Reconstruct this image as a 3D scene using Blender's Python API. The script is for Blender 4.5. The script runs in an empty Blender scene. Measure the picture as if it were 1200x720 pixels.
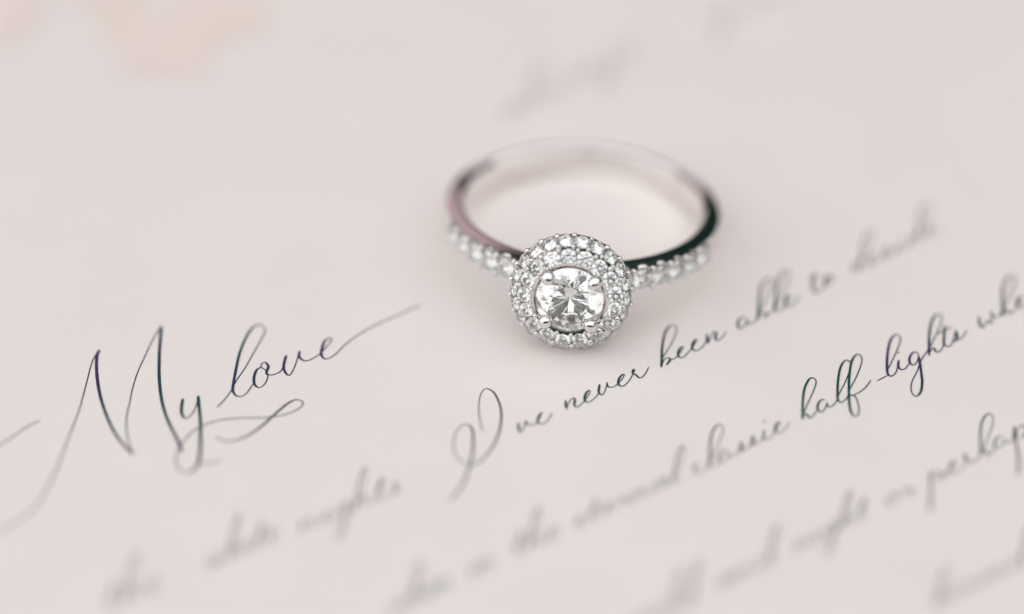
import bpy, bmesh, math, random
from mathutils import Vector, Matrix

random.seed(4)
S = bpy.context.scene
COL = S.collection
S.unit_settings.system = 'METRIC'
S.unit_settings.scale_length = 0.01          # 1 unit = 1 cm
rad = math.radians

# ------------------------------------------------------------------ camera
ELEV = rad(38.0)          # camera height angle above the letter
DIST = 29.0               # cm from lens to the head of the ring
FPX = 178.0 * DIST        # focal length in photo pixels (1200 wide)
RIGHT = Vector((1, 0, 0))
FWD = Vector((0, math.cos(ELEV), -math.sin(ELEV)))
UP = Vector((0, math.sin(ELEV), math.cos(ELEV)))
CAM = -(RIGHT * ((669 - 600) / FPX * DIST) + UP * (-(408 - 360) / FPX * DIST) + FWD * DIST)

cam_d = bpy.data.cameras.new('camera')
cam = bpy.data.objects.new('camera', cam_d)
COL.objects.link(cam)
cam.matrix_world = Matrix((
    (RIGHT.x, UP.x, -FWD.x, CAM.x),
    (RIGHT.y, UP.y, -FWD.y, CAM.y),
    (RIGHT.z, UP.z, -FWD.z, CAM.z),
    (0, 0, 0, 1)))
cam_d.sensor_width = 36.0
cam_d.lens = 36.0 * FPX / 1200.0
cam_d.clip_start = 0.5
cam_d.clip_end = 1000
cam_d.dof.use_dof = True
cam_d.dof.focus_distance = DIST - 0.245
APERTURE = 2.4            # cm, entrance pupil
cam_d.dof.aperture_fstop = cam_d.lens * 1e-3 / APERTURE
S.camera = cam

# ------------------------------------------------------------------ world and lamps
W = bpy.data.worlds.new('World')
S.world = W
W.use_nodes = True
bg = W.node_tree.nodes['Background']
bg.inputs['Color'].default_value = (0.30, 0.85, 0.68, 1)
bg.inputs['Strength'].default_value = 0.025


def area(name, loc, target, sx, sy, power, col):
    d = bpy.data.lights.new(name, 'AREA')
    d.shape = 'RECTANGLE'
    d.size, d.size_y = sx, sy
    d.energy = power
    d.color = col
    o = bpy.data.objects.new(name, d)
    COL.objects.link(o)
    o.location = loc
    o.rotation_euler = (Vector(target) - Vector(loc)).to_track_quat('-Z', 'Y').to_euler()
    return o


# a bright white room: ceiling, the window side on the left, the wall on the right; the photographer's side and the far side are dim
PANEL = lambda L, w, h: L * math.pi * w * h
area('ceiling_light', (-10, -36, 66), (-10, -35.9, 0), 250, 152, PANEL(1.29, 250, 152), (1.0, 0.985, 0.975))
area('window_light', (-112, -45, 36), (0, -45, 20), 150, 62, PANEL(1.6, 150, 62), (1.0, 0.985, 0.975))
area('right_wall_light', (118, -60, 36), (0, -60, 20), 130, 62, PANEL(0.42, 130, 62), (1.0, 0.985, 0.975))
area('pink_bounce_light', (-33, 50, 28), (0, 1, 0), 56, 46, 4200, (1.0, 0.70, 0.74))

S.render.engine = 'CYCLES'
C = S.cycles
C.use_denoising = True
try:
    C.denoiser = 'OPENIMAGEDENOISE'
    C.denoising_prefilter = 'ACCURATE'
except Exception:
    pass
C.max_bounces = 20
C.diffuse_bounces = 4
C.glossy_bounces = 12
C.transmission_bounces = 18
C.caustics_reflective = True
C.caustics_refractive = True
C.sample_clamp_indirect = 8.0
C.blur_glossy = 0.0
S.view_settings.view_transform = 'Standard'
S.view_settings.look = 'None'
S.view_settings.exposure = 0.0
S.view_settings.gamma = 1.0
S.view_settings.use_curve_mapping = False

# ------------------------------------------------------------------ helpers


def px(u, v, z=0.0):
    """point of the letter's plane that stands under a point measured on the photograph (1200 x 720)"""
    d = RIGHT * ((u - 600) / FPX) + UP * (-(v - 360) / FPX) + FWD
    t = (z - CAM.z) / d.z
    return CAM + d * t


def material(name):
    m = bpy.data.materials.new(name)
    m.use_nodes = True
    nt = m.node_tree
    return m, nt, nt.nodes['Principled BSDF']


def mesh_obj(name, bm_or_me, mat, parent=None, local=None, smooth=False):
    if isinstance(bm_or_me, bmesh.types.BMesh):
        me = bpy.data.meshes.new(name)
        bm_or_me.to_mesh(me)
        bm_or_me.free()
    else:
        me = bm_or_me
    if mat is not None and not me.materials:
        me.materials.append(mat)
    if smooth:
        for p in me.polygons:
            p.use_smooth = True
    o = bpy.data.objects.new(name, me)
    COL.objects.link(o)
    if parent is not None:
        o.parent = parent
    if local is not None:
        o.matrix_basis = local
    return o


# ------------------------------------------------------------------ materials
# paper: uncoated warm white card with faint fibre relief
M_PAPER, nt, b = material('paper')
b.inputs['Roughness'].default_value = 0.62
b.inputs['Specular IOR Level'].default_value = 0.3
tc = nt.nodes.new('ShaderNodeTexCoord')
n1 = nt.nodes.new('ShaderNodeTexNoise'); n1.inputs['Scale'].default_value = 1.1; n1.inputs['Detail'].default_value = 6
n2 = nt.nodes.new('ShaderNodeTexNoise'); n2.inputs['Scale'].default_value = 55; n2.inputs['Detail'].default_value = 8
cr = nt.nodes.new('ShaderNodeValToRGB')
cr.color_ramp.elements[0].position = 0.3
cr.color_ramp.elements[0].color = (0.800, 0.742, 0.728, 1)
cr.color_ramp.elements[1].position = 0.7
cr.color_ramp.elements[1].color = (0.822, 0.764, 0.748, 1)
bp = nt.nodes.new('ShaderNodeBump'); bp.inputs['Strength'].default_value = 0.22; bp.inputs['Distance'].default_value = 0.004
nt.links.new(tc.outputs['Object'], n1.inputs['Vector'])
nt.links.new(tc.outputs['Object'], n2.inputs['Vector'])
nt.links.new(n1.outputs['Fac'], cr.inputs['Fac'])
n3 = nt.nodes.new('ShaderNodeTexNoise'); n3.inputs['Scale'].default_value = 38; n3.inputs['Detail'].default_value = 9; n3.inputs['Roughness'].default_value = 0.7
mr = nt.nodes.new('ShaderNodeMapRange'); mr.inputs['From Min'].default_value = 0.3; mr.inputs['From Max'].default_value = 0.7
mr.inputs['To Min'].default_value = 0.965; mr.inputs['To Max'].default_value = 1.02
mx = nt.nodes.new('ShaderNodeVectorMath'); mx.operation = 'SCALE'
nt.links.new(tc.outputs['Object'], n3.inputs['Vector'])
nt.links.new(n3.outputs['Fac'], mr.inputs['Value'])
nt.links.new(cr.outputs['Color'], mx.inputs[0])
nt.links.new(mr.outputs['Result'], mx.inputs['Scale'])
nt.links.new(mx.outputs['Vector'], b.inputs['Base Color'])
nt.links.new(n2.outputs['Fac'], bp.inputs['Height'])
nt.links.new(bp.outputs['Normal'], b.inputs['Normal'])

# ink: dark blue-green drifting towards violet to suggest the lens's colour fringes
M_INK, nt, b = material('ink')
b.inputs['Roughness'].default_value = 0.55
b.inputs['Specular IOR Level'].default_value = 0.2
tc = nt.nodes.new('ShaderNodeTexCoord')
n1 = nt.nodes.new('ShaderNodeTexNoise'); n1.inputs['Scale'].default_value = 0.9; n1.inputs['Detail'].default_value = 3
cr = nt.nodes.new('ShaderNodeValToRGB')
cr.color_ramp.elements[0].position = 0.40
cr.color_ramp.elements[0].color = (0.002, 0.072, 0.060, 1)
cr.color_ramp.elements[1].position = 0.62
cr.color_ramp.elements[1].color = (0.050, 0.024, 0.105, 1)
nt.links.new(tc.outputs['Object'], n1.inputs['Vector'])
nt.links.new(n1.outputs['Fac'], cr.inputs['Fac'])
nt.links.new(cr.outputs['Color'], b.inputs['Base Color'])


def wash(name, a, c):
    m, nt, b = material(name)
    b.inputs['Roughness'].default_value = 0.7
    b.inputs['Specular IOR Level'].default_value = 0.2
    tc = nt.nodes.new('ShaderNodeTexCoord')
    n = nt.nodes.new('ShaderNodeTexNoise'); n.inputs['Scale'].default_value = 2.2; n.inputs['Detail'].default_value = 5
    r = nt.nodes.new('ShaderNodeValToRGB')
    r.color_ramp.elements[0].position = 0.35; r.color_ramp.elements[0].color = (*a, 1)
    r.color_ramp.elements[1].position = 0.65; r.color_ramp.elements[1].color = (*c, 1)
    nt.links.new(tc.outputs['Object'], n.inputs['Vector'])
    nt.links.new(n.outputs['Fac'], r.inputs['Fac'])
    nt.links.new(r.outputs['Color'], b.inputs['Base Color'])
    return m


M_PINK = wash('pink_watercolour', (0.83, 0.68, 0.655), (0.82, 0.715, 0.70))
M_PEACH = wash('peach_watercolour', (0.82, 0.69, 0.625), (0.82, 0.715, 0.685))

# white gold, finely polished with faint hairline wear
M_METAL, nt, b = material('white_gold')
b.inputs['Base Color'].default_value = (0.83, 0.805, 0.795, 1)
b.inputs['Metallic'].default_value = 1.0
tc = nt.nodes.new('ShaderNodeTexCoord')
n1 = nt.nodes.new('ShaderNodeTexNoise'); n1.inputs['Scale'].default_value = 14; n1.inputs['Detail'].default_value = 6
mr = nt.nodes.new('ShaderNodeMapRange')
mr.inputs['To Min'].default_value = 0.09
mr.inputs['To Max'].default_value = 0.19
nt.links.new(tc.outputs['Object'], n1.inputs['Vector'])
nt.links.new(n1.outputs['Fac'], mr.inputs['Value'])
nt.links.new(mr.outputs['Result'], b.inputs['Roughness'])

# diamond
M_DIAMOND = bpy.data.materials.new('diamond')
M_DIAMOND.use_nodes = True
nt = M_DIAMOND.node_tree
nt.nodes.clear()
out = nt.nodes.new('ShaderNodeOutputMaterial')
gl = nt.nodes.new('ShaderNodeBsdfGlass')
gl.inputs['Color'].default_value = (0.985, 0.99, 0.99, 1)
gl.inputs['Roughness'].default_value = 0.0
gl.inputs['IOR'].default_value = 2.417
nt.links.new(gl.outputs[0], out.inputs['Surface'])

# ------------------------------------------------------------------ the letter (card sheet)
def sheet(w, h, t, r):
    bm = bmesh.new()
    vs = []
    for cx, cy, a0 in ((w/2-r, h/2-r, 0), (-w/2+r, h/2-r, 90), (-w/2+r, -h/2+r, 180), (w/2-r, -h/2+r, 270)):
        for k in range(5):
            a = rad(a0 + 22.5 * k)
            vs.append(bm.verts.new((cx + r*math.cos(a), cy + r*math.sin(a), 0)))
    f = bm.faces.new(vs)
    g = bmesh.ops.extrude_face_region(bm, geom=[f])
    for v in [x for x in g['geom'] if isinstance(x, bmesh.types.BMVert)]:
        v.co.z -= t
    bmesh.ops.recalc_face_normals(bm, faces=bm.faces)
    return bm


letter = mesh_obj('letter', sheet(24.0, 30.0, 0.035, 0.05), M_PAPER)
# the lines of writing run up to the right: the card lies turned on the table
letter.matrix_basis = Matrix.Translation((0.6, 1.5, 0)) @ Matrix.Rotation(rad(38), 4, 'Z')
LET_INV = letter.matrix_basis.inverted()
letter['label'] = 'warm white paper letter with slanting handwritten script lines, lying under the ring'
letter['category'] = 'letter'

# ------------------------------------------------------------------ handwriting: flat ribbons of ink on the sheet
INK_Z = [0.0012]


def spline(pts, step=1.2):
    """Catmull-Rom through measured points"""
    P = [pts[0]] + list(pts) + [pts[-1]]
    out = []
    for i in range(1, len(P) - 2):
        a, b_, c, d = P[i-1], P[i], P[i+1], P[i+2]
        n = max(2, int(math.dist(b_, c) / step))
        for k in range(n):
            t = k / n
            q = []
            for j in (0, 1):
                q.append(0.5 * ((2*b_[j]) + (-a[j]+c[j])*t + (2*a[j]-5*b_[j]+4*c[j]-d[j])*t*t + (-a[j]+3*b_[j]-3*c[j]+d[j])*t**3))
            out.append(tuple(q))
    out.append(tuple(P[-2]))
    return out


def ribbon(bm, pts, thin, thick):
    sp = spline(pts)
    if len(sp) < 3:
        return
    # pen pressure: the down strokes swell
    w = []
    for i in range(len(sp)):
        a, c = sp[max(0, i-1)], sp[min(len(sp)-1, i+1)]
        dx, dy = c[0]-a[0], c[1]-a[1]
        l = math.hypot(dx, dy) or 1
        w.append(max(0.0, dy / l) ** 1.2)
    for _ in range(3):
        w = [(w[max(0, i-1)] + w[i] + w[min(len(w)-1, i+1)]) / 3 for i in range(len(w))]
    INK_Z[0] += 0.00006
    z0 = INK_Z[0]
    Q = [px(u, v) for u, v in sp]
    rows = []
    n = len(Q)
    for i in range(n):
        t = Q[min(n-1, i+1)] - Q[max(0, i-1)]
        t.z = 0
        if t.length < 1e-9:
            t = Vector((1, 0, 0))
        t.normalize()
        nn = Vector((-t.y, t.x, 0))
        wid = (thin + (thick - thin) * w[i]) / 178.0
        e = min(i, n-1-i)
        wid *= min(1.0, 0.45 + 0.2 * e) * random.uniform(0.94, 1.06)
        z = z0 + 0.0004 * i / n
        a = LET_INV @ (Q[i] + nn * wid / 2 + Vector((0, 0, z)))
        b_ = LET_INV @ (Q[i] - nn * wid / 2 + Vector((0, 0, z)))
        rows.append((bm.verts.new(a), bm.verts.new(b_)))
    for i in range(n-1):
        bm.faces.new((rows[i][1], rows[i+1][1], rows[i+1][0], rows[i][0]))


def dot(bm, u, v, r):
    c = px(u, v)
    INK_Z[0] += 0.00006
    bm.faces.new([bm.verts.new(LET_INV @ (c + Vector((r/178*math.cos(a), r/178*math.sin(a), INK_Z[0]))))
                  for a in [2*math.pi*k/10 for k in range(10)]])


def word(label, x0, y0, sc, strokes, thin=1.5, thick=3.2, dots=()):
    """one written word; strokes are measured from the corner x0, y0 in 1/sc pixels"""
    bm = bmesh.new()
    for s in strokes:
        ribbon(bm, [(x0 + x / sc, y0 + y / sc) for x, y in s], thin*0.9, thick*0.9)
    for x, y in dots:
        dot(bm, x0 + x / sc, y0 + y / sc, 1.3)
    o = mesh_obj('written_word', bm, M_INK, letter)
    o['label'] = label
    return o


word('large pen-drawn word My with a looped swash', 0, 0, 1, [
    [(-8, 525), (0, 521), (12, 514), (25, 505), (37, 497.5), (47, 493.5)],
    [(-10, 626), (12, 616), (38, 598), (54, 575), (67, 548), (77, 522), (86, 499), (93, 480), (98, 462), (102, 447), (106, 431), (110, 420), (116.5, 410)],
    [(116.5, 410), (113.6, 418), (113.1, 430), (114, 444), (116.5, 460), (120.5, 475), (126, 490), (133, 505), (142, 518), (150, 527), (157, 533)],
    [(155, 531), (150, 515), (148, 499), (149, 485), (152, 472), (155, 457), (161, 437.5), (170, 417.5), (178.7, 399), (189, 382.5)],
    [(189, 382.5), (188.2, 395), (187, 410), (186.5, 425), (186.5, 440), (187.5, 455), (189.5, 469), (193, 483), (198, 496), (204, 508), (209, 518), (213, 530)],
    [(214.4, 467.5), (212.8, 477), (213, 485), (216, 490), (221, 489.5), (227, 482.5), (230.6, 473.7), (232.2, 464)],
    [(232.2, 464), (233.3, 477), (234.7, 492), (235, 505), (235, 520), (234, 535), (231, 546), (224, 553), (216, 554), (208, 547), (206, 537), (210, 526), (218, 514), (228, 504.5), (240, 498), (256, 493), (272, 491), (290, 490), (305, 490), (318, 489), (336, 485.6), (349, 480), (355, 474), (353, 470), (346, 469), (337.5, 473), (327.5, 481), (317.5, 490), (305, 501), (290, 511), (277.5, 516), (265, 517.5), (252, 512)],
    [(234, 543), (246, 543), (259, 540)],
], 1.7, 4.3)

word('large pen-drawn word love with a long rising tail', 0, 0, 1, [
    [(254, 478), (262, 470), (271, 458), (277, 446.5), (287.5, 431), (300, 409), (308.7, 393.7), (310.3, 386), (304, 381), (295, 385.6), (287.5, 397.5), (281, 413.7), (277, 431), (273.9, 447.5), (272.8, 457), (275, 462.5), (280, 465), (287.5, 462.5), (297.5, 449.5)],
    [(306, 430.6), (301, 433.7), (298, 441), (298, 450), (302.5, 454.5), (307.5, 453), (312, 447.5), (313.9, 440), (311, 434), (306, 430.6), (307, 426.5), (311, 425), (314.5, 430), (312.5, 436), (313, 439), (320, 439.6), (330, 434), (335.5, 416.5)],
    [(335.5, 416.5), (333, 426), (332.5, 432.5), (336, 439), (340, 439.6), (345, 431), (348.7, 420), (351.3, 411.5)],
    [(351.3, 411.5), (350.5, 418), (355, 422.5), (360, 423.2), (367.5, 420), (375, 415), (381, 408.5), (387.5, 401), (388.7, 397.5), (385, 397), (380, 401), (377, 410), (376.5, 416), (380, 420.8), (386, 420), (393.7, 415), (403.7, 405), (416, 395.6), (435, 384), (460, 372.5), (478.7, 364), (493, 357.5)],
], 1.7, 3.8)

word('tall looped capital I beginning a sentence', 0, 0, 1, [
    [(566, 506), (563, 495), (561, 481), (562.3, 466), (566, 458), (571, 455.8), (579, 460.8), (585, 472.5), (587.5, 485), (586.5, 499), (583, 512), (576, 526), (565, 539), (554, 545), (541, 541), (533, 531), (531.5, 519), (534, 508), (540, 500), (546, 497.5), (552, 501), (554.5, 510), (554, 528), (551.5, 542), (547, 557), (540, 572), (527, 587)],
], 1.3, 2.7)
word('small written word ending ve', 510, 440, 8, [
    [(780, 445), (783, 505), (800, 535), (830, 490), (850, 425)],
    [(850, 425), (868, 463), (920, 465), (960, 430), (995, 365), (1002, 350), (975, 380), (960, 430), (985, 457), (1040, 440), (1100, 355)],
], 1.5, 3.2)
word('written word never', 640, 410, 8, [
    [(183, 475), (185, 520), (193, 562)],
    [(193, 555), (203, 520), (232, 470), (260, 455), (270, 475), (264, 520), (285, 541), (320, 520), (360, 480), (388, 440), (412, 395), (400, 383), (373, 412), (360, 460), (372, 490), (410, 490), (460, 450), (492, 405), (502, 325)],
    [(502, 325), (493, 395), (515, 425), (540, 410), (563, 355), (570, 308)],
    [(570, 308), (577, 345), (610, 355), (650, 340), (683, 310), (710, 280), (733, 240), (720, 233), (690, 262), (675, 310), (692, 340), (730, 340), (780, 290), (808, 240), (830, 193), (817, 188), (812, 222), (845, 240), (870, 265), (900, 260), (940, 210), (962, 163)],
], 1.5, 3.4)
word('written word been', 760, 360, 8, [
    [(130, 480), (200, 370), (245, 280), (266, 205), (240, 178), (200, 180), (165, 222), (140, 300), (126, 400), (124, 480), (120, 568)],
    [(122, 550), (150, 492), (185, 478), (203, 497), (165, 548)],
    [(190, 505), (250, 480), (282, 450), (312, 402), (327, 378), (305, 378), (280, 420), (280, 465), (320, 476), (360, 440), (402, 395), (440, 335), (454, 308), (432, 312), (410, 360), (415, 400), (450, 411), (500, 380), (540, 320), (546, 255)],
    [(546, 255), (550, 300), (561, 345)],
    [(561, 340), (592, 262), (620, 234), (636, 250), (625, 290), (645, 316), (680, 297), (710, 262), (726, 228)],
], 1.5, 3.4)
word('written word able', 850, 300, 8, [
    [(205, 608), (170, 580), (132, 598), (115, 645), (135, 685), (170, 670), (195, 632), (212, 603)],
    [(212, 603), (203, 638), (245, 637), (290, 600), (325, 520), (352, 470), (400, 370), (440, 280), (440, 222), (400, 215), (352, 260), (325, 340), (315, 450), (306, 560), (300, 602)],
    [(306, 590), (335, 545), (378, 533), (387, 558), (360, 587)],
    [(380, 560), (440, 525), (472, 480), (505, 415), (560, 300), (600, 200), (590, 142), (550, 150), (508, 205), (480, 300), (470, 420), (460, 490), (475, 521), (520, 515), (562, 465), (602, 392), (602, 368), (576, 388), (560, 440), (572, 476), (620, 470), (660, 430), (692, 368)],
], 1.5, 3.2)
word('written word to', 850, 300, 8, [
    [(840, 160), (826, 230), (820, 300), (840, 346), (872, 345), (912, 300), (940, 235), (958, 192)],
    [(780, 232), (822, 200), (872, 172)],
    [(958, 185), (932, 225), (935, 268), (958, 282), (985, 242), (985, 195), (962, 182), (985, 208), (1046, 205)],
], 1.6, 3.4)
word('written word decide', 970, 230, 8, [
    [(292, 612), (255, 625), (230, 675), (248, 712), (285, 680), (322, 600), (372, 500), (420, 400), (430, 335), (392, 328), (350, 380), (322, 480), (305, 600), (300, 685), (340, 692), (382, 640), (432, 562), (432, 538), (410, 560), (398, 610), (420, 641), (470, 622), (512, 580), (556, 525), (576, 478), (552, 470), (530, 520), (524, 568), (560, 582), (612, 545), (650, 490), (684, 436)],
    [(684, 436), (660, 480), (650, 520), (682, 516), (730, 480), (790, 440)],
    [(832, 372), (792, 370), (770, 412), (768, 452), (810, 432), (852, 342), (920, 240), (960, 150), (952, 80), (912, 78), (870, 150), (855, 250), (845, 350), (850, 402), (892, 390), (932, 350), (982, 290), (976, 273), (950, 300), (940, 350), (970, 371), (1022, 350), (1062, 308)],
], 1.1, 2.2, dots=[(700, 385)])
word('written word classic', 800, 480, 8, [
    [(146, 503), (120, 520), (110, 570), (132, 602), (180, 590), (230, 545), (280, 445), (350, 285), (381, 195), (352, 143), (310, 163), (270, 240), (256, 350), (254, 470), (240, 525), (270, 546), (312, 530), (345, 490)],
    [(432, 398), (390, 380), (355, 418), (340, 478), (362, 502), (402, 470), (434, 402)],
    [(434, 402), (432, 440), (470, 440), (520, 400), (548, 305)],
    [(548, 305), (558, 350), (546, 392), (522, 405)],
    [(548, 392), (580, 382), (620, 350), (656, 243)],
    [(656, 243), (667, 300), (652, 338), (630, 350)],
    [(655, 335), (690, 322), (742, 285), (766, 195)],
    [(766, 195), (758, 250), (768, 282), (802, 280), (852, 235), (890, 165), (914, 123), (882, 128), (864, 180), (870, 215), (910, 222), (962, 185), (1004, 122)],
], 1.1, 2.4, dots=[(765, 115)])
word('written word half', 920, 400, 8, [
    [(172, 680), (220, 570), (270, 460), (291, 382), (268, 350), (232, 353), (192, 420), (172, 500), (165, 600), (165, 690), (163, 738)],
    [(165, 725), (180, 694), (202, 683), (212, 700), (226, 722), (252, 712), (302, 650)],
    [(378, 553), (338, 554), (311, 590), (305, 640), (337, 667), (372, 640), (397, 578)],
    [(392, 580), (398, 612), (440, 612), (486, 560), (505, 500), (562, 390), (601, 290), (616, 222), (592, 184), (552, 193), (516, 260), (497, 370), (491, 480), (496, 552), (530, 576), (582, 530), (605, 455), (652, 370), (700, 260), (721, 172), (692, 128), (652, 143), (620, 210), (602, 330), (598, 440), (600, 560), (615, 660), (650, 706), (685, 692), (691, 622), (668, 540), (637, 510), (598, 512)],
    [(600, 515), (640, 508), (700, 480), (760, 430), (806, 368)],
], 1.5, 3.1)
word('written word lights joined by a hyphen stroke', 1020, 360, 8, [
    [(60, 696), (110, 671), (162, 643)],
    [(162, 590), (212, 490), (260, 380), (281, 310), (266, 268), (230, 265), (190, 310), (166, 400), (156, 500), (156, 590), (167, 637), (200, 651), (242, 610), (266, 500)],
    [(266, 500), (261, 560), (290, 591), (332, 575), (368, 522)],
    [(455, 455), (432, 427), (395, 433), (367, 480), (370, 528), (396, 546), (430, 530), (456, 455)],
    [(450, 462), (466, 540), (480, 650), (485, 705), (475, 790), (440, 836), (405, 830), (381, 780), (391, 700), (440, 600), (472, 510), (530, 420), (562, 372), (602, 290), (652, 180), (671, 102), (646, 69), (610, 80), (570, 150), (552, 260), (549, 360), (549, 440), (555, 460)],
    [(552, 440), (578, 392), (602, 392), (606, 415), (632, 426), (682, 370), (698, 178)],
    [(698, 178), (690, 280), (690, 350), (720, 373), (762, 350), (802, 222)],
    [(622, 258), (690, 225), (766, 190)],
    [(802, 222), (813, 290), (795, 322), (774, 331)],
    [(795, 318), (860, 290), (902, 218)],
], 1.5, 3.3, dots=[(262, 432)])
word('written word beginning whe at the edge of the line', 1080, 320, 10, [
    [(675, 520), (676, 590), (710, 648), (740, 610), (757, 565)],
    [(757, 565), (780, 562), (800, 598), (826, 560), (815, 455)],
    [(815, 455), (832, 522), (882, 515), (930, 480), (962, 400), (1002, 335), (1060, 220), (1096, 105), (1072, 40), (1022, 50), (970, 130), (946, 260), (950, 380), (950, 515)],
    [(955, 490), (988, 436), (1012, 445), (1022, 476), (1060, 476), (1112, 410), (1162, 312), (1164, 282), (1132, 308), (1114, 370), (1140, 406), (1192, 400), (1240, 362), (1275, 320), (1290, 280), (1302, 330), (1350, 320), (1400, 260)],
], 1.5, 3.1)
word('written word perhaps', 1050, 470, 8, [
    [(322, 668), (326, 740), (326, 860), (318, 1040)],
    [(326, 760), (345, 695), (382, 664), (426, 680), (422, 722), (380, 748)],
    [(400, 735), (470, 695), (505, 640), (555, 578), (534, 572), (513, 610), (500, 660), (530, 684), (590, 660), (640, 600), (660, 512), (640, 510), (648, 545), (680, 560), (702, 584), (742, 570), (782, 520), (832, 420), (890, 270), (912, 180), (882, 124), (842, 138), (802, 210), (790, 320), (795, 430), (795, 518)],
    [(797, 500), (820, 470), (846, 475), (852, 510), (882, 511), (922, 452)],
    [(1012, 350), (970, 338), (932, 370), (922, 440), (950, 448), (990, 420), (1022, 372)],
    [(1018, 365), (1042, 392), (1090, 372), (1108, 240)],
    [(1108, 240), (1118, 350), (1140, 480), (1150, 600), (1140, 700)],
    [(1120, 370), (1150, 255), (1190, 235), (1222, 280), (1192, 342), (1150, 352)],
    [(1180, 345), (1270, 300), (1300, 220), (1318, 280), (1300, 310)],
], 1.1, 2.3)

# a joined running hand for the words that lie far out of focus
HAND = {
    'a': (1.15, [[(.85, .95), (.5, 1), (.15, .6), (.15, .15), (.4, 0), (.7, .35), (.88, 1)], [(.88, 1), (.82, .25), (1, 0), (1.15, .15)]]),
    'b': (1.0, [[(0, .15), (.35, .9), (.62, 1.9), (.5, 2.4), (.28, 2.1), (.15, 1.2), (.12, 0)], [(.14, .2), (.4, .75), (.7, .7), (.7, .3), (.4, .1)], [(.6, .5), (1, .5)]]),
    'd': (1.2, [[(.8, .9), (.45, 1), (.15, .6), (.18, .12), (.45, 0), (.8, .7), (1.05, 1.8), (.98, 2.4), (.8, 2.1), (.75, .9), (.85, .1), (1.05, 0), (1.2, .15)]]),
    'e': (.85, [[(0, .15), (.35, .45), (.6, .85), (.45, 1.05), (.2, .7), (.22, .15), (.5, 0), (.85, .25)]]),
    'f': (.9, [[(0, .15), (.4, .9), (.7, 1.9), (.58, 2.4), (.35, 2.1), (.25, 1), (.25, -1), (.42, -1.3), (.55, -.9), (.3, 0), (.9, .3)]]),
    'g': (1.15, [[(.85, .95), (.5, 1), (.15, .6), (.15, .15), (.4, 0), (.7, .35), (.88, 1)], [(.88, 1), (.85, 0), (.75, -1.1), (.5, -1.4), (.35, -1.1), (.6, -.4), (1.15, .2)]]),
    'h': (1.15, [[(0, .15), (.35, .9), (.62, 1.9), (.5, 2.4), (.28, 2.1), (.15, 1.2), (.12, 0)], [(.14, .2), (.45, .85), (.7, .85), (.72, .2), (.9, 0), (1.15, .2)]]),
    'i': (.7, [[(0, .15), (.32, 1)], [(.32, 1), (.25, .25), (.42, 0), (.7, .2)]]),
    'l': (.8, [[(0, .15), (.4, .9), (.68, 1.9), (.56, 2.4), (.34, 2.1), (.2, 1.2), (.2, .2), (.42, 0), (.8, .2)]]),
    'm': (1.7, [[(.1, 1), (.12, 0)], [(.14, .2), (.4, .95), (.6, .9), (.62, 0)], [(.64, .2), (.92, .95), (1.15, .85), (1.18, .15), (1.4, 0), (1.7, .2)]]),
    'n': (1.2, [[(.1, 1), (.12, 0)], [(.14, .2), (.45, .95), (.7, .85), (.72, .2), (.92, 0), (1.2, .2)]]),
    'o': (1.1, [[(.6, 1), (.2, .7), (.15, .2), (.45, 0), (.78, .35), (.75, .85), (.55, 1), (.7, .8), (1.1, .85)]]),
    'r': (.95, [[(0, .15), (.3, 1.05), (.28, .8), (.6, .75), (.62, .15), (.75, 0), (.95, .15)]]),
    's': (.8, [[(0, .1), (.42, 1.05)], [(.42, 1.05), (.55, .5), (.45, .1), (.2, 0)], [(.45, .1), (.8, .2)]]),
    't': (.85, [[(0, .15), (.42, 1.6)], [(.42, 1.6), (.3, .3), (.5, 0), (.85, .25)], [(.1, 1.1), (.75, 1.2)]]),
    'u': (1.2, [[(.1, 1), (.12, .25), (.35, 0), (.65, .4), (.8, 1)], [(.8, 1), (.78, .25), (.95, 0), (1.2, .2)]]),
    'w': (1.4, [[(.1, 1), (.15, .1), (.4, 0), (.65, .9)], [(.65, .9), (.7, .1), (.95, 0), (1.15, 1), (1.4, .9)]]),
    'y': (1.15, [[(.1, 1), (.12, .35), (.4, .2), (.8, 1)], [(.8, 1), (.75, -.6), (.5, -1.4), (.35, -1.0), (.65, -.4), (1.15, .2)]]),
}


def hand(text, x0, y0, x1, y1, xh, thin=1.6, thick=3.6, lean=0.12):
    """a word written between two baseline points, letters xh pixels high"""
    adv = sum(HAND[c][0] for c in text)
    dx, dy = (x1-x0)/adv, (y1-y0)/adv
    st, x = [], 0
    tall = lambda q: 1 + (q-1)*1.65 if q > 1.1 else q*1.35 if q < 0 else q   # long loops above and below the line
    for c in text:
        a, ss = HAND[c]
        for s in ss:
            st.append([(x0 + (x+p)*dx + tall(q)*xh*lean, y0 + (x+p)*dy - tall(q)*xh) for p, q in s])
        x += a
    return word('word in small joined handwriting', 0, 0, 1, st, thin, thick)


for text, x0, y0, x1, y1, xh in (
        ('nights', 350, 626, 470, 577, 14.5), ('white', 242, 668, 326, 632, 15.5), ('the', 122, 718, 190, 690, 17),
        ('eternal', 672, 621, 800, 562, 12.5), ('the', 600, 653, 656, 629, 14), ('in', 549, 678, 580, 664, 14.5), ('when', 458, 722, 530, 688, 15),
        ('and', 838, 693, 910, 659, 13.5), ('night', 930, 649, 1018, 604, 12.5), ('or', 1036, 596, 1074, 580, 12.5), ('world', 724, 748, 818, 704, 15), ('bound', 1094, 714, 1206, 660, 13),
        ('always', 586, 146, 748, 62, 16), ('yours', 828, 32, 970, -28, 15)):
    hand(text, x0, y0, x1, y1, xh, *((0.62, 1.3) if y0 < 200 else (0.72, 1.45)))

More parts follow.
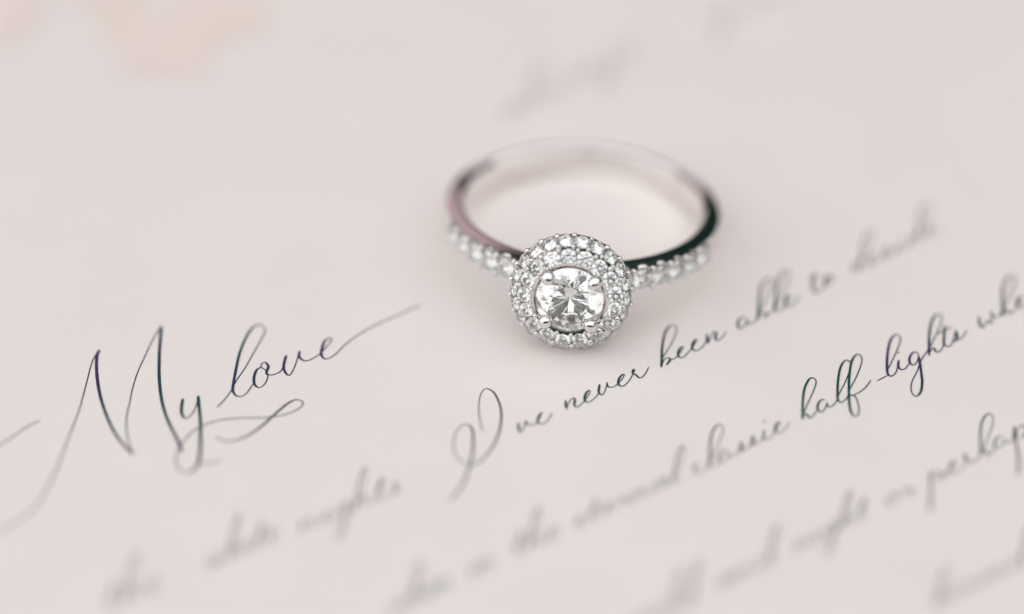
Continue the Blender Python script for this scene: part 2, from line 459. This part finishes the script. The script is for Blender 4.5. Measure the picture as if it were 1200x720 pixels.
# ------------------------------------------------------------------ pale printed blossom at the head of the letter
def petal(u, v, ru, rv, ang, mat, name='printed_petal'):
    bm = bmesh.new()
    INK_Z[0] += 0.0001
    vs = []
    ph = [random.uniform(0, 6.28) for _ in range(3)]
    for k in range(28):
        a = 2*math.pi*k/28
        r = 1 + .10*math.sin(2*a+ph[0]) + .08*math.sin(3*a+ph[1]) + .05*math.sin(5*a+ph[2])
        x, y = ru*r*math.cos(a), rv*r*math.sin(a)
        ca, sa = math.cos(ang), math.sin(ang)
        p = px(u + x*ca - y*sa, v + x*sa + y*ca) + Vector((0, 0, INK_Z[0]))
        vs.append(bm.verts.new(LET_INV @ p))
    f = bm.faces.new(vs)
    f.normal_update()
    if f.normal.z < 0:
        f.normal_flip()
    return mesh_obj(name, bm, mat, letter)


petal(150, 30, 36, 22, 0.3, M_PEACH)
petal(186, 56, 52, 24, -0.3, M_PINK)
petal(205, 70, 40, 20, 0.1, M_PINK)
petal(232, 22, 30, 40, 0.2, M_PINK)
petal(214, 50, 24, 16, -0.5, M_PEACH)
petal(282, 22, 32, 20, -0.4, M_PEACH)
petal(26, 8, 30, 22, -0.6, M_PINK)
petal(6, 40, 18, 14, 0.4, M_PEACH)
petal(120, -14, 40, 22, 0.0, M_PINK)

# ------------------------------------------------------------------ ring geometry, measured in mm
MM = 0.1


def brilliant(name, dia, girdle=32, table=0.56, crown=0.155, pav=0.432):
    R = 0.5
    g = 0.012
    rt = table * R
    pts = []
    c225 = math.cos(rad(22.5))
    rm = 0.5 * (rt * c225 + R)
    hm = crown - (rm*c225 - rt) * (crown - g) / (R - rt)
    rl = 0.23 * R
    hl = -pav + rl*c225 * (pav - g) / R
    for k in range(8):
        a = rad(45*k)
        pts.append((rt*math.cos(a), rt*math.sin(a), crown))
        a += rad(22.5)
        pts.append((rm*math.cos(a), rm*math.sin(a), hm))
        pts.append((rl*math.cos(a), rl*math.sin(a), hl - 0.004))
    for k in range(girdle):
        a = 2*math.pi*k/girdle
        pts.append((R*math.cos(a), R*math.sin(a), g))
        pts.append((R*math.cos(a), R*math.sin(a), -g))
    pts.append((0, 0, -pav))
    bm = bmesh.new()
    vs = [bm.verts.new(Vector(p) * dia * MM) for p in pts]
    bmesh.ops.convex_hull(bm, input=vs)
    bmesh.ops.dissolve_limit(bm, angle_limit=rad(0.6), verts=bm.verts, edges=bm.edges)
    bmesh.ops.recalc_face_normals(bm, faces=bm.faces)
    me = bpy.data.meshes.new(name)
    bm.to_mesh(me)
    bm.free()
    me.materials.append(M_DIAMOND)
    return me


def ball(name, r, squash=0.8, u=10, v=7):
    bm = bmesh.new()
    bmesh.ops.create_uvsphere(bm, u_segments=u, v_segments=v, radius=r*MM)
    for vv in bm.verts:
        vv.co.z *= squash
    for f in bm.faces:
        f.smooth = True
    me = bpy.data.meshes.new(name)
    bm.to_mesh(me)
    bm.free()
    me.materials.append(M_METAL)
    return me


def frame(loc, z, x=None):
    """matrix with its Z along z"""
    z = Vector(z).normalized()
    ref = Vector(x) if x is not None else (Vector((0, 0, 1)) if abs(z.z) < .9 else Vector((1, 0, 0)))
    xx = (ref - z * ref.dot(z)).normalized()
    yy = z.cross(xx)
    m = Matrix((xx, yy, z)).transposed().to_4x4()
    m.translation = Vector(loc)
    return m


def spin_z(m, a):
    return m @ Matrix.Rotation(a, 4, 'Z')


R_IN = 8.02
HEAD_PX = (669.3, 341.5)     # where the photograph shows the middle of the halo's rim
HEAD = 10.65              # distance of the halo's rim plane from the finger axis
N_SH = 6                  # stones on each shoulder
TH0, DTH = 20.5, 8.6      # degrees from the head: first stone, spacing
D_SH = 1.44
R_ST = 9.40               # radius at which the shoulder stones' girdles stand
stone_angles = [TH0 + DTH*k for k in range(N_SH)]
PAVE_END = TH0 + DTH*(N_SH-1) + 5.0


def smooth01(t):
    t = max(0.0, min(1.0, t))
    return t*t*(3-2*t)


def band_section(th):
    """closed outline in (radius, z) for the angle th (degrees from head); the shoulders carry a channel for stones"""
    a = abs(th)
    p = 1 - smooth01((a - PAVE_END + 1.5) / 3.0)            # 1 = set with stones
    back = smooth01((a - 60) / 90)
    hw = 0.90 - 0.02*back                                  # half width
    ro = 9.34 - 0.20*back - 0.05*(1-p)
    # scallops: rails stand higher between neighbouring stones
    s = 0.5 - 0.5*math.cos(2*math.pi*(a - TH0) / DTH)
    rail = ro - 0.20*p*(1-s)
    floor = ro - (0.78*p)
    crown = 0.10*(1-p)
    ch = 0.42                                              # half width of the channel
    pts = []
    # inner side, slightly rounded for comfort
    for z in (-0.80, -0.45, 0, 0.45, 0.80):
        pts.append((R_IN + 0.10*abs(z/0.9)**3, z*hw/0.9))
    # upper flank, gently domed
    for k, f in enumerate((0.06, 0.2, 0.4, 0.6, 0.8, 0.94)):
        dome = 0.15*smooth01(f/0.22) - 0.20*(1 - 0.5*smooth01((a-115)/40))*max(0.0, f-0.22)**1.3/0.78**1.3
        pts.append((R_IN + 0.10 + f*(ro - 0.24 - R_IN - 0.10), hw - 0.07 + dome))
    # upper rail, channel, lower rail
    pts.append((rail - 0.02, hw - 0.17))
    pts.append((rail + crown*.5, ch + 0.12))
    pts.append((rail - 0.04 + crown*.8, ch))
    pts.append((floor + crown, ch*0.72))
    pts.append((floor + crown, 0))
    low = [(r, -z) for r, z in reversed(pts[4:-1])]
    # mirror the outer part, keep the inner side once
    outl = pts + low
    # drop the duplicate of the inner edge point
    return outl[:-1]


def build_band():
    bm = bmesh.new()
    N = 540
    rings = []
    for i in range(N):
        th = -180 + 360*i/N
        a = rad(th)
        er = Vector((math.sin(a), -math.cos(a), 0))
        rings.append([bm.verts.new((er*r + Vector((0, 0, z))) * MM) for r, z in band_section(th)])
    n = len(rings[0])
    for i in range(N):
        A, B = rings[i], rings[(i+1) % N]
        for j in range(n):
            bm.faces.new((A[j], A[(j+1) % n], B[(j+1) % n], B[j]))
    bmesh.ops.recalc_face_normals(bm, faces=bm.faces)
    return bm


# halo: a turned body with two circular channels of stones round the centre
N1, D1, RHO1, H1, TILT1 = 17, 1.08, 2.98, 1.20, rad(18)
N2, D2, RHO2, H2, TILT2 = 22, 1.04, 3.72, 0.42, rad(56)


def row_pts(rho, h, tilt, dia):
    n = (math.sin(tilt), math.cos(tilt))
    t = (math.cos(tilt), -math.sin(tilt))
    def at(u, w):
        return (rho + t[0]*u + n[0]*w, h + t[1]*u + n[1]*w)
    q = dia*0.40
    return [at(-q, 0.03), at(-q*0.8, -0.12), at(-0.12, -0.52), at(0.12, -0.52), at(q*0.8, -0.12), at(q, 0.03)]


def build_halo():
    prof = [(1.55, -2.25), (1.62, -2.0), (2.25, -0.9), (2.33, 0.2), (2.33, 1.20), (2.37, 1.32), (2.45, 1.34)]
    prof += row_pts(RHO1, H1, TILT1, D1)
    prof += row_pts(RHO2, H2, TILT2, D2)
    prof += [(4.04, -0.10), (3.98, -0.22), (3.84, -0.36), (3.50, -0.62), (2.75, -1.35), (2.0, -2.2), (1.8, -2.35)]
    bm = bmesh.new()
    N = 120
    rings = []
    for i in range(N):
        a = 2*math.pi*i/N
        s2 = 0.5 + 0.5*math.cos(N2*a)
        rr = []
        for k, (r, h) in enumerate(prof):
            if abs(r-4.04) < .001:
                r -= 0.05*s2
            rr.append(bm.verts.new(Vector((r*math.cos(a), r*math.sin(a), h)) * MM))
        rings.append(rr)
    n = len(prof)
    for i in range(N):
        A, B = rings[i], rings[(i+1) % N]
        for j in range(n):
            bm.faces.new((A[j], B[j], B[(j+1) % n], A[(j+1) % n]))
    bmesh.ops.recalc_face_normals(bm, faces=bm.faces)
    return bm


def sharp_smooth(me, ang=35):
    for p in me.polygons:
        p.use_smooth = True
    me.set_sharp_from_angle(angle=rad(ang))


band_bm = build_band()
halo_bm = build_halo()
HEAD_M = frame((0, -HEAD*MM, 0), (0, -math.cos(rad(5)), math.sin(rad(5))), (1, 0, 0))     # head frame: Z outward from the finger, X to the right

# lay the ring down: the rim of the halo and the back of the band both touch the letter
band_v = [v.co.copy() for v in band_bm.verts]
halo_v = [HEAD_M @ v.co for v in halo_bm.verts]


def lows(t):
    R = Matrix.Rotation(-t, 3, 'X') @ Matrix.Rotation(rad(2.0), 3, 'Y')
    return min((R @ v).z for v in halo_v), min((R @ v).z for v in band_v if v.y > 0)


lo_t, hi_t = 0.0, 0.5
for _ in range(40):
    t = 0.5*(lo_t + hi_t)
    f, k = lows(t)
    if f < k:
        lo_t = t
    else:
        hi_t = t
TILT = 0.5*(lo_t + hi_t)
YAW = rad(-5.0)
ROLL = Matrix.Rotation(rad(2.0), 4, 'Y')
RING_R = Matrix.Rotation(YAW, 4, 'Z') @ Matrix.Rotation(-TILT, 4, 'X') @ ROLL
drop = -lows(TILT)[0]
# the head's centre stands where the photograph shows it
head_c = RING_R @ HEAD_M.translation
HEAD_AT = px(*HEAD_PX, head_c.z + drop)
RING_T = Matrix.Translation((HEAD_AT.x - head_c.x, HEAD_AT.y - head_c.y, drop + 0.002))
RING = RING_T @ RING_R

ring = bpy.data.objects.new('engagement_ring', None)
COL.objects.link(ring)
ring.empty_display_size = 0.3
base = Vector((RING.translation.x, RING.translation.y, 0.0))
ring.location = base
ring['label'] = 'white gold engagement ring with round diamond in a two-row halo, resting on the letter'
ring['category'] = 'ring'
TO_RING = Matrix.Translation(-base) @ RING

band = mesh_obj('band', band_bm, M_METAL, ring, TO_RING)
sharp_smooth(band.data, 40)
halo = mesh_obj('halo', halo_bm, M_METAL, ring, TO_RING @ HEAD_M)
sharp_smooth(halo.data, 32)

me_shoulder = brilliant('shoulder_stone', D_SH, 24)
me_row1 = brilliant('halo_stone_inner', D1, 24)
me_row2 = brilliant('halo_stone_outer', D2, 24)
me_bead = ball('bead', 0.19, 0.9)
me_bead_s = ball('bead_small', 0.15, 0.9)
me_rail = ball('rail_bead', 0.25, 1.0)

# shoulder stones and their shared beads
for side in (-1, 1):
    for a in stone_angles:
        t = rad(a*side)
        er = Vector((math.sin(t), -math.cos(t), 0))
        m = frame(er*R_ST*MM, er)
        m = m @ Matrix.Rotation(rad(random.uniform(-4, 4)), 4, 'X') @ Matrix.Rotation(random.uniform(0, 6.28), 4, 'Z')
        mesh_obj('accent_stone', me_shoulder, None, band, m)
    for k in range(N_SH + 1):
        t = rad((TH0 + DTH*(k-0.5))*side)
        er = Vector((math.sin(t), -math.cos(t), 0))
        for zz in (0.66, -0.66):
            m = frame((er*(R_ST + 0.02) + Vector((0, 0, zz)))*MM, er)
            m = m @ Matrix.Diagonal((1.0, 0.85, 0.95, 1))
            mesh_obj('bead', me_rail, None, band, m)

# halo stones and beads
def on_cone(rho, h, tilt, a, out=0.0, along=0.0):
    n = Vector((math.sin(tilt)*math.cos(a), math.sin(tilt)*math.sin(a), math.cos(tilt)))
    t = Vector((math.cos(tilt)*math.cos(a), math.cos(tilt)*math.sin(a), -math.sin(tilt)))
    p = Vector((rho*math.cos(a), rho*math.sin(a), h)) + n*out + t*along
    return p*MM, n


for (N, D, RHO, H, T, me, ph) in ((N1, D1, RHO1, H1, TILT1, me_row1, 0.5), (N2, D2, RHO2, H2, TILT2, me_row2, 0.0)):
    for k in range(N):
        a = 2*math.pi*(k+ph)/N
        p, n = on_cone(RHO, H, T, a, 0.04)
        m = frame(p, n) @ Matrix.Rotation(rad(random.uniform(-9, 9)), 4, 'X') @ Matrix.Rotation(rad(random.uniform(-9, 9)), 4, 'Y')
        m = spin_z(m, random.uniform(0, 6.28)) @ Matrix.Scale(random.uniform(0.95, 1.03), 4)
        mesh_obj('accent_stone', me, None, halo, m)
        b_ = 2*math.pi*(k+ph+0.5)/N
        for al, bead in ((-0.40*D, me_bead_s), (0.40*D, me_bead)):
            p, n = on_cone(RHO, H, T, b_, 0.06, al)
            f_ = random.uniform(0.85, 1.2)
            mesh_obj('bead', bead, None, halo, frame(p, n) @ Matrix.Rotation(random.uniform(-.5, .5), 4, 'X') @ Matrix.Diagonal((f_*random.uniform(.85, 1.15), f_, random.uniform(.85, 1.2), 1)))

# centre stone and its four claws
me_c = brilliant('centre_stone', 4.42, 64)
H_C = 1.38
centre = mesh_obj('centre_stone', me_c, None, ring, TO_RING @ HEAD_M @ Matrix.Translation((0, 0, H_C*MM)) @ Matrix.Rotation(rad(11), 4, 'Z'))
centre['label'] = 'large round brilliant-cut centre diamond'


def claw(a):
    """tapering wire that leans in over the girdle and ends in a rounded tip"""
    bm = bmesh.new()
    path = [(1.95, -1.9, .26), (2.12, -0.6, .28), (2.26, 0.6, .31), (2.32, 1.25, .36), (2.28, 1.52, .44), (2.16, 1.73, .49), (2.03, 1.91, .44), (1.92, 2.05, .31), (1.87, 2.15, .17), (1.86, 2.17, .03)]
    rows = []
    U = 14
    for i, (r, h, w) in enumerate(path):
        p0, p1 = path[max(0, i-1)], path[min(len(path)-1, i+1)]
        d = Vector((p1[0]-p0[0], 0, p1[1]-p0[1])).normalized()
        s = Vector((0, 1, 0))
        q = d.cross(s)
        rows.append([bm.verts.new((Vector((r, 0, h)) + (s*math.cos(x) + q*math.sin(x))*w)*MM) for x in [2*math.pi*k/U for k in range(U)]])
    for i in range(len(rows)-1):
        for k in range(U):
            bm.faces.new((rows[i][k], rows[i][(k+1) % U], rows[i+1][(k+1) % U], rows[i+1][k]))
    bm.faces.new(rows[0])
    bm.faces.new(rows[-1])
    bmesh.ops.recalc_face_normals(bm, faces=bm.faces)
    o = mesh_obj('claw', bm, M_METAL, ring, TO_RING @ HEAD_M @ Matrix.Rotation(a, 4, 'Z'), smooth=True)
    return o


for k in range(4):
    claw(rad(45 + 90*k + random.uniform(-2.5, 2.5)))
